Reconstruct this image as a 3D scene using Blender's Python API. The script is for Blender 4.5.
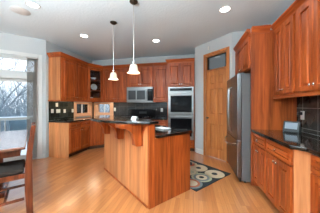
import bpy, bmesh, math, random
from mathutils import Matrix, Vector
random.seed(7)
PI = math.pi
for o in list(bpy.data.objects): bpy.data.objects.remove(o)
S = bpy.context.scene
C = S.collection

# ------------------------------------------------------------------ camera
H = 1.297
cd = bpy.data.cameras.new('camera'); cam = bpy.data.objects.new('camera', cd); C.objects.link(cam)
cam.location = (0, 0, H); cam.rotation_euler = (PI/2, 0, math.radians(11.83))
cd.lens = 18.0; cd.sensor_width = 36.0; cd.shift_y = -0.003; cd.clip_start = 0.05; cd.clip_end = 300
S.camera = cam
# ------------------------------------------------------------------ world (bright winter sky)
W = bpy.data.worlds.new('winter_sky'); S.world = W; W.use_nodes = True
wn = W.node_tree; bgd = wn.nodes['Background']
tc = wn.nodes.new('ShaderNodeTexCoord'); sx = wn.nodes.new('ShaderNodeSeparateXYZ'); rp = wn.nodes.new('ShaderNodeValToRGB')
wn.links.new(tc.outputs['Generated'], sx.inputs[0]); wn.links.new(sx.outputs['Z'], rp.inputs[0]); wn.links.new(rp.outputs[0], bgd.inputs[0])
rp.color_ramp.elements[0].position = 0.0; rp.color_ramp.elements[0].color = (0.86, 0.92, 0.97, 1)
rp.color_ramp.elements[1].position = 0.6; rp.color_ramp.elements[1].color = (0.62, 0.80, 0.96, 1)
bgd.inputs[1].default_value = 1.25
sd = bpy.data.lights.new('winter_sun', 'SUN'); so = bpy.data.objects.new('winter_sun', sd); C.objects.link(so)
sd.energy = 1.2; sd.angle = math.radians(8); sd.color = (1, .95, .88)
so.rotation_euler = Vector((0.62, 0.25, -0.5)).to_track_quat('-Z', 'Y').to_euler()
# exposure
S.view_settings.view_transform = 'Standard'; S.view_settings.look = 'None'
S.view_settings.gamma = 1; S.view_settings.use_curve_mapping = False
S.view_settings.exposure = 0.66

def lamp(name, typ, loc, power, color=(1, .9, .78), size=.05, spot=None):
    d = bpy.data.lights.new(name, typ); o = bpy.data.objects.new(name, d); C.objects.link(o)
    d.energy = power; d.color = color; d.shadow_soft_size = size; o.location = loc
    if spot: d.spot_size = math.radians(spot); d.spot_blend = .6
    return o

for ux, uy, up in ((-1.7, -.8, 400), (.2, -1.0, 115), (-3.3, -1.7, 12)):  # fill lights added behind the camera, no such fittings in the room
    d = bpy.data.lights.new('fill_uplight', 'AREA'); o = bpy.data.objects.new('fill_uplight', d); C.objects.link(o)
    d.energy = up; d.shape = 'DISK'; d.size = .5; d.color = (.84, .94, 1); d.spread = math.radians(170)
    o.location = (ux, uy, 1.75); o.rotation_euler = (PI, 0, 0)
# ------------------------------------------------------------------ materials
def newmat(name):
    m = bpy.data.materials.new(name); m.use_nodes = True
    return m, m.node_tree.nodes, m.node_tree.links, m.node_tree.nodes['Principled BSDF']
def plain(name, col, rough=.5, metal=0, coat=0, spec=.5, trans=0, emit=None, es=0, noise=0, nscale=30):
    m, N, L, b = newmat(name)
    b.inputs['Base Color'].default_value = (*col, 1); b.inputs['Roughness'].default_value = rough
    b.inputs['Metallic'].default_value = metal; b.inputs['Coat Weight'].default_value = coat
    b.inputs['Specular IOR Level'].default_value = spec; b.inputs['Transmission Weight'].default_value = trans
    if emit: b.inputs['Emission Color'].default_value = (*emit, 1); b.inputs['Emission Strength'].default_value = es
    if noise:
        t = N.new('ShaderNodeTexCoord'); n = N.new('ShaderNodeTexNoise'); n.inputs['Scale'].default_value = nscale
        n.inputs['Detail'].default_value = 4
        bp = N.new('ShaderNodeBump'); bp.inputs['Strength'].default_value = noise; bp.inputs['Distance'].default_value = .01
        L.new(t.outputs['Object'], n.inputs['Vector']); L.new(n.outputs['Fac'], bp.inputs['Height']); L.new(bp.outputs[0], b.inputs['Normal'])
    return m
def ramp(N, cols):
    r = N.new('ShaderNodeValToRGB'); e = r.color_ramp.elements
    while len(e) < len(cols): e.new(.5)
    for i, (p, c) in enumerate(cols): e[i].position = p; e[i].color = (*c, 1)
    return r
def wood(name, dark, light, sc=(14, 14, .9), rough=.42, coat=.06, stripe=7.0):
    m, N, L, b = newmat(name)
    t = N.new('ShaderNodeTexCoord'); oi = N.new('ShaderNodeObjectInfo'); mp = N.new('ShaderNodeMapping'); mp.inputs['Scale'].default_value = sc
    ad = N.new('ShaderNodeVectorMath'); ad.operation = 'ADD'; mu = N.new('ShaderNodeMath'); mu.operation = 'MULTIPLY'; mu.inputs[1].default_value = 9
    L.new(oi.outputs['Random'], mu.inputs[0]); L.new(t.outputs['Object'], ad.inputs[0]); L.new(mu.outputs[0], ad.inputs[1]); L.new(ad.outputs[0], mp.inputs['Vector'])
    n = N.new('ShaderNodeTexNoise'); n.inputs['Scale'].default_value = 2.2; n.inputs['Detail'].default_value = 6; n.inputs['Distortion'].default_value = .6
    L.new(mp.outputs[0], n.inputs['Vector'])
    r = ramp(N, [(.3, dark), (.7, light)]); L.new(n.outputs['Fac'], r.inputs[0])
    mp2 = N.new('ShaderNodeMapping'); mp2.inputs['Scale'].default_value = tuple(stripe if s > 2 else .25 for s in sc); L.new(ad.outputs[0], mp2.inputs['Vector'])
    n2 = N.new('ShaderNodeTexNoise'); n2.inputs['Scale'].default_value = 1.0; n2.inputs['Detail'].default_value = 1; L.new(mp2.outputs[0], n2.inputs['Vector'])
    mr = N.new('ShaderNodeMapRange'); mr.inputs[1].default_value = .3; mr.inputs[2].default_value = .7; mr.inputs[3].default_value = .70; mr.inputs[4].default_value = 1.2
    L.new(n2.outputs['Fac'], mr.inputs[0])
    mx = N.new('ShaderNodeVectorMath'); mx.operation = 'SCALE'; L.new(r.outputs[0], mx.inputs[0]); L.new(mr.outputs[0], mx.inputs['Scale'])
    L.new(mx.outputs[0], b.inputs['Base Color'])
    b.inputs['Roughness'].default_value = rough; b.inputs['Coat Weight'].default_value = coat; b.inputs['Coat Roughness'].default_value = .2; b.inputs['Specular IOR Level'].default_value = .3
    return m
M = {}
M['cherry'] = wood('cherry_wood', (.215, .034, .005), (.46, .099, .017))
M['cherry_h'] = wood('cherry_wood_horizontal', (.215, .034, .005), (.46, .099, .017), sc=(.9, 14, 14))
M['pale'] = wood('pale_lit_cherry', (.46, .155, .050), (.64, .25, .095), stripe=9)  # lighter copy of cherry; light caught by these faces is put into the colour
M['oakdoor'] = wood('oak_door', (.38, .115, .030), (.56, .21, .062))
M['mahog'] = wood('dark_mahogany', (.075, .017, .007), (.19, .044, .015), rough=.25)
M['peach'] = plain('almond_window_frame', (.52, .28, .16), .5)
M['white'] = plain('white_trim', (.60, .60, .58), .4)
M['wall'] = plain('grey_paint', (.47, .495, .50), .7, noise=.08, nscale=90)
M['tan'] = plain('tan_blind', (.44, .42, .38), .6)
M['steel'] = plain('stainless', (.21, .21, .21), .28, metal=1)
M['steelm'] = plain('brushed_stainless', (.25, .245, .24), .30, metal=1)
M['greyside'] = plain('grey_enamel', (.10, .098, .096), .5)
M['nickel'] = plain('nickel', (.72, .70, .66), .25, metal=1)
M['bronze'] = plain('dark_bronze', (.10, .08, .06), .35, metal=1)
M['black'] = plain('black_plastic', (.012, .012, .013), .3)
M['bglass'] = plain('black_glass', (.006, .006, .007), .06, spec=.12)
M['mwglass'] = plain('mirrored_grey_glass', (.07, .075, .08), .1, metal=.4)
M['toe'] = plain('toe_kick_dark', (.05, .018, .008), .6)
M['plate'] = plain('white_plastic', (.62, .60, .54), .4)
M['ceram'] = plain('white_ceramic', (.80, .80, .78), .2, coat=.4)
M['ground'] = plain('snowy_ground', (.42, .46, .52), .9, noise=.4, nscale=1)
M['brush'] = plain('winter_brush', (.30, .36, .40), .9)
M['snow'] = plain('snow', (.86, .88, .92), .8, noise=.3, nscale=2)
M['bark'] = plain('grey_bark', (.20, .23, .26), .9)
M['deckwood'] = plain('weathered_deck', (.40, .36, .30), .8)
M['patio'] = plain('blue_grey_metal', (.10, .16, .20), .4, metal=.4)
M['shade'] = plain('alabaster_glass', (.70, .64, .52), .35, trans=.1, emit=(1, .9, .72), es=.10)
M['bulb'] = plain('bulb_glow', (1, 1, 1), .5, emit=(1, .9, .72), es=2)
M['led'] = plain('downlight_glow', (1, 1, 1), .5, emit=(1, .98, .95), es=7)
M['screen'] = plain('pale_screen', (.15, .18, .21), .3, emit=(.72, .80, .9), es=.08)
M['card'] = plain('white_card', (.60, .58, .55), .6)

def glassmat(name, tint=(.96, .98, 1), refl=.08):
    m, N, L, b = newmat(name); N.remove(b); out = N['Material Output']
    t = N.new('ShaderNodeBsdfTransparent'); t.inputs[0].default_value = (*tint, 1); g = N.new('ShaderNodeBsdfGlossy'); g.inputs['Roughness'].default_value = .02
    fr = N.new('ShaderNodeFresnel'); fr.inputs[0].default_value = 1.35; mx = N.new('ShaderNodeMixShader')
    L.new(fr.outputs[0], mx.inputs[0]); L.new(t.outputs[0], mx.inputs[1]); L.new(g.outputs[0], mx.inputs[2]); L.new(mx.outputs[0], out.inputs[0])
    return m
M['glass'] = glassmat('clear_glass'); M['smoke'] = glassmat('dark_transom_glass', (.30, .30, .295))

def granite():
    m, N, L, b = newmat('black_granite'); t = N.new('ShaderNodeTexCoord')
    n = N.new('ShaderNodeTexNoise'); n.inputs['Scale'].default_value = 60; n.inputs['Detail'].default_value = 6
    r = ramp(N, [(.45, (.006, .006, .005)), (.62, (.022, .018, .013)), (.75, (.10, .075, .05))])
    L.new(t.outputs['Object'], n.inputs['Vector']); L.new(n.outputs['Fac'], r.inputs[0]); L.new(r.outputs[0], b.inputs['Base Color'])
    b.inputs['Roughness'].default_value = .09; b.inputs['Coat Weight'].default_value = .5; b.inputs['Coat Roughness'].default_value = .04
    return m
M['granite'] = granite()
def tiles(name, rot, offs, size, c1, c2, mortar, rough=.18):
    # rot turns the wall plane so that local x runs along the wall and y up
    m, N, L, b = newmat(name); t = N.new('ShaderNodeTexCoord'); mp = N.new('ShaderNodeMapping')
    mp.inputs['Rotation'].default_value = rot; mp.inputs['Location'].default_value = offs
    br = N.new('ShaderNodeTexBrick'); br.offset = 0; br.inputs['Scale'].default_value = 1; br.inputs['Brick Width'].default_value = size; br.inputs['Row Height'].default_value = size
    br.inputs['Mortar Size'].default_value = .003; br.inputs['Mortar Smooth'].default_value = .1
    br.inputs['Color1'].default_value = (*c1, 1); br.inputs['Color2'].default_value = (*c2, 1); br.inputs['Mortar'].default_value = (*mortar, 1)
    L.new(t.outputs['Object'], mp.inputs[0]); L.new(mp.outputs[0], br.inputs[0])
    n = N.new('ShaderNodeTexNoise'); n.inputs['Scale'].default_value = 14; n.inputs['Detail'].default_value = 5; L.new(t.outputs['Object'], n.inputs['Vector'])
    mr = N.new('ShaderNodeMapRange'); mr.inputs[3].default_value = .45; mr.inputs[4].default_value = 1.6; L.new(n.outputs['Fac'], mr.inputs[0])
    sc = N.new('ShaderNodeVectorMath'); sc.operation = 'SCALE'; L.new(br.outputs[0], sc.inputs[0]); L.new(mr.outputs[0], sc.inputs['Scale']); L.new(sc.outputs[0], b.inputs['Base Color'])
    bp = N.new('ShaderNodeBump'); bp.inputs['Strength'].default_value = .25; bp.inputs['Distance'].default_value = .004; L.new(n.outputs['Fac'], bp.inputs['Height']); L.new(bp.outputs[0], b.inputs['Normal'])
    b.inputs['Roughness'].default_value = rough
    return m
M['tile_side'] = tiles('dark_tile_side_wall', (0, 0, 0), (0, 0, 0), .29, (.035, .032, .028), (.045, .040, .034), (.26, .25, .23))
M['tile_left'] = tiles('dark_tile_left_wall', (0, 0, 0), (0, 0, 0), .145, (.014, .016, .012), (.030, .030, .022), (.045, .045, .04))
M['tile_back'] = tiles('dark_tile_back_wall', (0, 0, 0), (0, 0, 0), .29, (.016, .016, .017), (.026, .025, .025), (.07, .07, .07), rough=.12)
# re-aim the brick pattern: side wall uses (Y, Z), back wall uses (X, Z)
for key, ax in (('tile_side', 'Y'), ('tile_left', 'Y'), ('tile_back', 'X')):
    nt = M[key].node_tree; t = [n for n in nt.nodes if n.type == 'TEX_COORD'][0]; mp = [n for n in nt.nodes if n.type == 'MAPPING'][0]
    s = nt.nodes.new('ShaderNodeSeparateXYZ'); c = nt.nodes.new('ShaderNodeCombineXYZ')
    nt.links.new(t.outputs['Object'], s.inputs[0]); nt.links.new(s.outputs[ax], c.inputs[0]); nt.links.new(s.outputs['Z'], c.inputs[1]); nt.links.new(c.outputs[0], mp.inputs[0])
    mp.inputs['Location'].default_value = (.20, -.10, 0)

def floormat():
    m, N, L, b = newmat('oak_strip_floor'); t = N.new('ShaderNodeTexCoord')
    mp = N.new('ShaderNodeMapping'); mp.inputs['Rotation'].default_value = (0, 0, PI/2); L.new(t.outputs['Object'], mp.inputs[0])
    br = N.new('ShaderNodeTexBrick'); br.offset = .37; br.offset_frequency = 3; br.inputs['Scale'].default_value = 1
    br.inputs['Brick Width'].default_value = .75; br.inputs['Row Height'].default_value = .06; br.inputs['Mortar Size'].default_value = .0012; br.inputs['Mortar Smooth'].default_value = .3
    br.inputs['Color1'].default_value = (.42, .142, .042, 1); br.inputs['Color2'].default_value = (.55, .218, .072, 1); br.inputs['Mortar'].default_value = (.26, .11, .035, 1)
    L.new(mp.outputs[0], br.inputs[0])
    mp2 = N.new('ShaderNodeMapping'); mp2.inputs['Scale'].default_value = (28, 1.6, 1); L.new(t.outputs['Object'], mp2.inputs[0])
    n = N.new('ShaderNodeTexNoise'); n.inputs['Scale'].default_value = 1.6; n.inputs['Detail'].default_value = 6; n.inputs['Distortion'].default_value = .5; L.new(mp2.outputs[0], n.inputs['Vector'])
    mr = N.new('ShaderNodeMapRange'); mr.inputs[3].default_value = .72; mr.inputs[4].default_value = 1.25; L.new(n.outputs['Fac'], mr.inputs[0])
    sc = N.new('ShaderNodeVectorMath'); sc.operation = 'SCALE'; L.new(br.outputs[0], sc.inputs[0]); L.new(mr.outputs[0], sc.inputs['Scale']); L.new(sc.outputs[0], b.inputs['Base Color'])
    b.inputs['Roughness'].default_value = .3; b.inputs['Coat Weight'].default_value = .8; b.inputs['Coat Roughness'].default_value = .2; b.inputs['Coat IOR'].default_value = 1.6
    return m
M['floor'] = floormat()
M['ceiling'] = plain('knockdown_ceiling', (.68, .79, .84), .85, noise=.6, nscale=28)
for k, c in dict(rugdark=(.018, .024, .026), cream=(.56, .45, .30), sage=(.36, .36, .24), rust=(.42, .11, .05), slate=(.16, .18, .18)).items():
    M[k] = plain('rug_' + k, c, .95, noise=.5, nscale=200)

# ------------------------------------------------------------------ mesh helpers
class MB:
    def __init__(s): s.bm = bmesh.new(); s.mi = 0
    def _mat(s, fs):
        for f in fs: f.material_index = s.mi
    def verts(s, pts): return [s.bm.verts.new(p) for p in pts]
    def face(s, vs):
        try: f = s.bm.faces.new(vs); f.material_index = s.mi; return f
        except ValueError: return None
    def box(s, x0, y0, z0, x1, y1, z1):
        x0, x1 = sorted((x0, x1)); y0, y1 = sorted((y0, y1)); z0, z1 = sorted((z0, z1))
        v = s.verts([(x, y, z) for z in (z0, z1) for x, y in ((x0, y0), (x1, y0), (x1, y1), (x0, y1))])
        for q in ((3, 2, 1, 0), (4, 5, 6, 7), (0, 1, 5, 4), (1, 2, 6, 5), (2, 3, 7, 6), (3, 0, 4, 7)): s.face([v[i] for i in q])
        return s
    def prism(s, poly, z0, z1):
        a = s.verts([(x, y, z0) for x, y in poly]); b = s.verts([(x, y, z1) for x, y in poly]); n = len(poly)
        s.face(a[::-1]); s.face(b)
        for i in range(n): s.face([a[i], a[(i+1) % n], b[(i+1) % n], b[i]])
        return s
    def extr(s, poly, axis, t0, t1):
        # polygon in the two other axes extruded along x or y
        P = (lambda p, t: (t, p[0], p[1])) if axis == 'x' else (lambda p, t: (p[0], t, p[1]))
        a = s.verts([P(p, t0) for p in poly]); b = s.verts([P(p, t1) for p in poly]); n = len(poly)
        s.face(a[::-1]); s.face(b)
        for i in range(n): s.face([a[i], a[(i+1) % n], b[(i+1) % n], b[i]])
        return s
    def rings(s, rs, cap=True):
        rr = [s.verts(r) for r in rs]; n = len(rr[0])
        for a, b in zip(rr, rr[1:]):
            for i in range(n): s.face([a[i], a[(i+1) % n], b[(i+1) % n], b[i]])
        if cap: s.face(rr[0][::-1]); s.face(rr[-1])
        return s
    def tube(s, pts, r, n=10, r2=None):
        pts = [Vector(p) for p in pts]; rs = []; up = None
        for i, p in enumerate(pts):
            d = (pts[min(i+1, len(pts)-1)] - pts[max(i-1, 0)]).normalized()
            if up is None: up = d.orthogonal().normalized()
            u = (up - d * up.dot(d)).normalized(); w = d.cross(u); up = u
            k = i / (len(pts)-1); rad = r + ((r2 if r2 is not None else r) - r) * k
            rs.append([p + u*rad*math.cos(2*PI*j/n) + w*rad*math.sin(2*PI*j/n) for j in range(n)])
        return s.rings(rs)
    def lathe(s, prof, cx=0, cy=0, n=24, cap=True):
        return s.rings([[(cx + max(r, .0004)*math.cos(2*PI*j/n), cy + max(r, .0004)*math.sin(2*PI*j/n), z) for j in range(n)] for r, z in prof], cap)
    def sweep(s, path, prof, z=0):
        # profile of (outward, z) swept along a 2-D path with mitred corners; outward is to the right of travel
        path = [Vector(p) for p in path]; rs = []
        for i, p in enumerate(path):
            ns = []
            for a, b in ((i-1, i), (i, i+1)):
                if a >= 0 and b < len(path):
                    d = (path[b]-path[a]).normalized(); ns.append(Vector((d.y, -d.x)))
            nn = ns[0] if len(ns) == 1 else (ns[0]+ns[1]) / (1 + ns[0].dot(ns[1]))
            rs.append([(p.x+nn.x*o, p.y+nn.y*o, z+h) for o, h in prof])
        return s.rings(rs)
    def panel(s, x0, x1, z0, z1, y, t=.02, fr=.055, fields=None):
        """raised-panel slab whose front faces -y; y = back plane. fields = list of raised panel rects (default one)"""
        yf = y - t
        if fields is None: fields = [(x0+fr, x1-fr, z0+fr, z1-fr)]
        xs = sorted({x0, x1, *[v for f in fields for v in f[:2]]}); zs = sorted({z0, z1, *[v for f in fields for v in f[2:]]})
        g = {(i, j): s.bm.verts.new((xs[i], yf, zs[j])) for i in range(len(xs)) for j in range(len(zs))}
        def infield(xc, zc): return any(f[0] < xc < f[1] and f[2] < zc < f[3] for f in fields)
        for i in range(len(xs)-1):
            for j in range(len(zs)-1):
                if not infield((xs[i]+xs[i+1])/2, (zs[j]+zs[j+1])/2): s.face([g[i, j], g[i+1, j], g[i+1, j+1], g[i, j+1]])
        for a, b, c, d in fields:
            def rect(o, dy): return [(a+o, yf+dy, c+o), (b-o, yf+dy, c+o), (b-o, yf+dy, d-o), (a+o, yf+dy, d-o)]
            k = min(.035, (b-a)*.22, (d-c)*.22)
            rr = [s.verts(rect(0, 0)), s.verts(rect(.004, .017)), s.verts(rect(.015, .017)), s.verts(rect(k, .002))]
            for p, q in zip(rr, rr[1:]):
                for i in range(4): s.face([p[i], p[(i+1) % 4], q[(i+1) % 4], q[i]])
            s.face(rr[-1])
        bk = s.verts([(x0, y, z0), (x1, y, z0), (x1, y, z1), (x0, y, z1)]); ft = s.verts([(x0, yf, z0), (x1, yf, z0), (x1, yf, z1), (x0, yf, z1)])
        for i in range(4): s.face([bk[i], bk[(i+1) % 4], ft[(i+1) % 4], ft[i]])
        s.face(bk[::-1])
        return s
    def build(s, name, mats, parent=None, bevel=0, smooth=False, mtx=None, shade_angle=35):
        bmesh.ops.remove_doubles(s.bm, verts=s.bm.verts, dist=1e-5)
        bmesh.ops.recalc_face_normals(s.bm, faces=s.bm.faces)
        me = bpy.data.meshes.new(name)
        if mtx is not None: s.bm.transform(mtx)
        s.bm.to_mesh(me); s.bm.free()
        for m in (mats if isinstance(mats, (list, tuple)) else [mats]): me.materials.append(m)
        o = bpy.data.objects.new(name, me); C.objects.link(o)
        if smooth:
            for p in me.polygons: p.use_smooth = True
            try: me.set_sharp_from_angle(angle=math.radians(shade_angle))
            except Exception: pass
        if bevel:
            b = o.modifiers.new('bevel', 'BEVEL'); b.width = bevel; b.segments = 2; b.limit_method = 'ANGLE'; b.angle_limit = math.radians(40)
        if parent: o.parent = parent
        return o
def tag(o, label, cat, group=None):
    o['label'] = label; o['category'] = cat
    if group: o['group'] = group
    return o
def thing(name, label, cat, loc=(0, 0, 0), rot=0, group=None):
    o = bpy.data.objects.new(name, None); C.objects.link(o); o.location = loc; o.rotation_euler = (0, 0, rot); o.empty_display_size = .1
    return tag(o, label, cat, group)
def W2L(o): return (Matrix.Translation(o.location) @ o.rotation_euler.to_matrix().to_4x4()).inverted()
def structure(o): o['kind'] = 'structure'; return o
def copy_tree(o, parent=None):
    c = o.copy(); C.objects.link(c)
    if parent: c.parent = parent
    for ch in list(o.children): copy_tree(ch, c)
    return c
def setup(o, label, loc, rot=None):
    o['label'] = label; o.location = loc
    if rot is not None: o.rotation_euler = (0, 0, rot)
    return o

# ------------------------------------------------------------------ the setting
CZ = 2.92                                     # ceiling height
XL, XR, YB = -3.59, 1.565, 5.18               # inner faces of the left, right and back walls
room = [(XR, -2.6), (XR, 3.79), (.836, 3.79), (.04, 4.586), (.04, YB), (XL, YB), (XL, 3.31), (-6.1, .80), (-6.1, -2.6)]
grow = [(XR+.14, -2.6), (XR+.14, YB+.14), (XL-.14, YB+.14), (XL-.14, 3.37), (-6.2, .80+.11), (-6.2, -2.6)]
structure(MB().prism(grow, -.08, 0).build('floor', M['floor']))
structure(MB().prism(grow, CZ, CZ+.08).build('ceiling', M['ceiling']))
# wall_right
structure(MB().box(XR, -2.6, 0, XR+.13, 3.79, CZ).build('wall_right', M['wall']))
structure(MB().prism([(.836, 3.79), (XR+.13, 3.79), (XR+.13, 3.92), (.89, 3.92)], 0, CZ).build('wall_return', M['wall']))
structure(MB().box(-6.2, -2.73, 0, XR+.13, -2.602, CZ).build('wall_rear', M['wall']))
structure(MB().box(-6.2, -2.6, 0, -6.1, .86, CZ).build('wall_side', M['wall']))
# pantry wall, 45 degrees, with the opening for the door
P0 = Vector((.836, 3.79)); PD = Vector((-1, 1)).normalized()
pw = bpy.data.objects.new('wall_pantry', None)
def pantry_mtx():
    # local x from the left end (towards camera right), local y into the wall, front faces -y
    return Matrix.Translation((.04, 4.586, 0)) @ Matrix.Rotation(-PI/4, 4, 'Z')
PWL = (Vector((.04, 4.586)) - P0).length          # 1.126
PX0, PX1, PH = .385, 1.0, 2.56                    # opening in the wall
b = MB(); b.box(0, 0, 0, PX0, .12, CZ); b.box(PX1, 0, 0, PWL, .12, CZ); b.box(PX0, 0, PH, PX1, .12, CZ)
structure(b.build('wall_pantry', M['wall'], mtx=pantry_mtx()))
# pantry interior seen as dark through the transom
b = MB(); b.box(PX0-.05, .9, 0, PX1+.05, .92, CZ)
structure(b.build('wall_closet', M['wall'], mtx=pantry_mtx()))
structure(MB().box(.042, 4.72, 0, .16, YB, CZ).build('wall_oven_side', M['wall']))
# wall_back with window opening
BW = (-3.44, -2.83, .975, 1.40)                # x0,x1,z0,z1
b = MB(); b.box(XL-.13, YB, 0, BW[0], YB+.13, CZ); b.box(BW[1], YB, 0, .2, YB+.13, CZ); b.box(BW[0], YB, 0, BW[1], YB+.13, BW[2]); b.box(BW[0], YB, BW[3], BW[1], YB+.13, CZ)
structure(b.build('wall_back', M['wall']))
LW = (4.32, 5.06, .975, 1.40)
b = MB(); b.box(XL-.13, 3.37, 0, XL, LW[0], CZ); b.box(XL-.13, LW[1], 0, XL, YB, CZ); b.box(XL-.13, LW[0], 0, XL, LW[1], LW[2]); b.box(XL-.13, LW[0], LW[3], XL, LW[1], CZ)
b.prism([(XL, 3.31), (XL, 3.37), (XL-.13, 3.37), (XL-.13, 3.36)], 0, CZ)
structure(b.build('wall_left', M['wall']))
# door wall at 45 degrees: local x runs from the kitchen corner out to the left, front faces -y of the local frame turned to the room
DWM = Matrix.Translation((XL, 3.31, 0)) @ Matrix.Rotation(PI/4, 4, 'Z')      # local -x runs away to the left, front = -y
DX0, DX1, DH = -2.05, -.155, 2.45
b = MB(); b.box(-3.52, 0, 0, DX0, .13, CZ); b.box(DX1, 0, 0, -.001, .13, CZ); b.box(DX0, 0, DH, DX1, .13, CZ)
structure(b.build('wall_dining', M['wall'], mtx=DWM))

# sliding glass door with transom (structure)
def setting(name, mtx):
    o = bpy.data.objects.new(name, None); C.objects.link(o); o.matrix_world = mtx; o['kind'] = 'structure'; return o
d1 = setting('door_1', DWM)
b = MB()
b.box(DX1+.001, -.018, 0, DX1+.085, -.001, DH+.085); b.box(DX0-.085, -.018, 0, DX0-.001, -.001, DH+.085); b.box(DX0, -.018, DH, DX1, -.001, DH+.085)
b.build('casing', M['white'], d1, .004)
b = MB(); b.box(DX1-.03, .002, 0, DX1-.001, .125, DH); b.box(DX0+.001, .002, 0, DX0+.03, .125, DH); b.box(DX0+.03, .002, DH-.03, DX1-.03, .125, DH-.001); b.box(DX0+.03, .002, .001, DX1-.03, .125, .03)
b.build('jamb', M['white'], d1, .003)
b = MB(); b.box(DX0+.03, .0, 1.92, DX1-.03, .12, 2.06); b.build('transom_bar', M['white'], d1, .004)
b = MB(); b.box(DX0+.031, .03, 2.062, DX1-.031, .09, 2.10); b.box(DX0+.031, .03, DH-.075, DX1-.031, .09, DH-.031); b.box(DX1-.075, .03, 2.10, DX1-.031, .09, DH-.075); b.box(DX0+.031, .03, 2.10, DX0+.075, .09, DH-.075)
f = b.build('transom_frame', M['white'], d1, .003)
MB().box(DX0+.075, .058, 2.10, DX1-.075, .062, DH-.075).build('transom_pane', M['glass'], f)
xm = (DX0+DX1)/2
for k, (a, c, y) in enumerate(((xm-.03, DX1-.031, .07), (DX0+.031, xm+.03, .02))):
    b = MB(); b.box(a, y, .032, a+.065, y+.04, 1.918); b.box(c-.065, y, .032, c, y+.04, 1.918); b.box(a+.065, y, .032, c-.065, y+.04, .12); b.box(a+.065, y, 1.85, c-.065, y+.04, 1.918)
    sh = b.build('sash', M['white'], d1, .003)
    MB().box(a+.065, y+.018, .12, c-.065, y+.022, 1.85).build('pane', M['glass'], sh)
    if k == 0:
        h = MB(); h.tube([(c-.032, y-.001, 1.08), (c-.032, y-.035, 1.10), (c-.032, y-.035, 1.26), (c-.032, y-.001, 1.28)], .009); h.build('door_handle', M['nickel'], sh, smooth=True)
# vertical blind bunched at the right-hand side of the door
t = thing('vertical_blind', 'tan vertical blind drawn into a bunch at right of the glass door', 'blind', (0, 0, 0))
t.matrix_world = DWM
b = MB(); b.box(DX1-.21, -.10, 2.40, DX1-.002, -.03, 2.435); b.build('head_rail', M['tan'], t, .003)
for k in range(9):
    x = DX1-.022 - k*.021
    b = MB(); b.rings([[(x-.004, -.115, z), (x+.004, -.065, z), (x-.004, -.022, z), (x-.006, -.022, z), (x+.002, -.065, z), (x-.006, -.115, z)] for z in (.06, 2.398)]); b.build('slat', M['tan'], t)

# pantry door with transom
d2 = setting('door_2', pantry_mtx())
cw = .065
b = MB(); b.box(PX0-cw, -.02, 0, PX0-.001, -.001, PH+cw); b.box(PX1+.001, -.02, 0, PX1+cw, -.001, PH+cw); b.box(PX0, -.02, PH, PX1, -.001, PH+cw)
b.build('casing', M['oakdoor'], d2, .004)
b = MB(); b.box(PX0+.001, 0, 0, PX0+.022, .118, PH); b.box(PX1-.022, 0, 0, PX1-.001, .118, PH); b.box(PX0+.022, 0, PH-.025, PX1-.022, .118, PH-.001); b.box(PX0+.022, 0, 2.165, PX1-.022, .118, 2.20)
b.build('jamb', M['oakdoor'], d2, .002)
MB().box(PX0+.022, .03, 2.20, PX1-.022, .036, PH-.025).build('transom_pane', M['smoke'], d2)
a, c = PX0+.025, PX1-.025; mid = (a+c)/2; st = .095
cols = [(a+st, mid-.04), (mid+.04, c-st)]; rows = [(.22, .85), (1.08, 1.72), (1.83, 2.05)]
leaf = MB().panel(a, c, .012, 2.16, .062, .04, fields=[(x0, x1, z0, z1) for x0, x1 in cols for z0, z1 in rows]).build('leaf', M['oakdoor'], d2)
b = MB(); b.tube([(a+.05, .021, .985), (a+.05, -.02, .985)], .012); b.build('knob_stem', M['bronze'], leaf, smooth=True)
kb = MB(); kb.rings([[(a+.05 + r*math.cos(2*PI*j/14), y, .985 + r*math.sin(2*PI*j/14)) for j in range(14)] for r, y in ((.01, -.02), (.026, -.028), (.028, -.042), (.016, -.055))]); kb.build('door_knob', M['bronze'], leaf, smooth=True)
# baseboards
bprof = [(.001, 0), (.016, 0), (.016, .095), (.009, .115), (.001, .12)]
b = MB(); b.sweep([(-3.55, 0), (DX0-.09, 0)], bprof); b.build  # left of the door
b.sweep([(DX1+.09, 0), (-.012, 0)], bprof)
structure(b.build('baseboard_dining', M['white'], mtx=DWM))
b = MB(); b.sweep([(.06, 0), (PX0-cw-.002, 0)], bprof); structure(b.build('baseboard_pantry', M['white'], mtx=pantry_mtx()))

# windows of the corner, with almond frames
def window(name, mtx, w, z0, z1, label=None):
    o = setting(name, mtx)
    b = MB(); b.box(-.075, -.03, z0-.075, -.001, -.001, z1); b.box(w+.001, -.03, z0-.075, w+.075, -.001, z1); b.box(0, -.03, z0-.035, w, -.001, z0-.001); b.box(0, -.03, z1-.05, w, -.014, z1+.0)
    b.build('casing', M['peach'], o, .003)
    b = MB(); b.box(.001, 0, z0+.001, .07, .11, z1-.001); b.box(w-.07, 0, z0+.001, w-.001, .11, z1-.001); b.box(.07, 0, z0+.001, w-.07, .11, z0+.07); b.box(.07, 0, z1-.055, w-.07, .11, z1-.001)
    f = b.build('window_frame', M['peach'], o, .003)
    MB().box(.07, .05, z0+.07, w-.07, .055, z1-.055).build('pane', M['glass'], f)
    b = MB(); b.box(w/2-.012, .04, z0+.07, w/2+.012, .065, z1-.055); b.build('muntin', M['white'], f)
    return o
window('window_1', Matrix.Translation((XL, LW[0], 0)) @ Matrix.Rotation(PI/2, 4, 'Z'), LW[1]-LW[0], LW[2], LW[3])
window('window_2', Matrix.Translation((BW[0], YB, 0)), BW[1]-BW[0], BW[2], BW[3])
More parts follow.
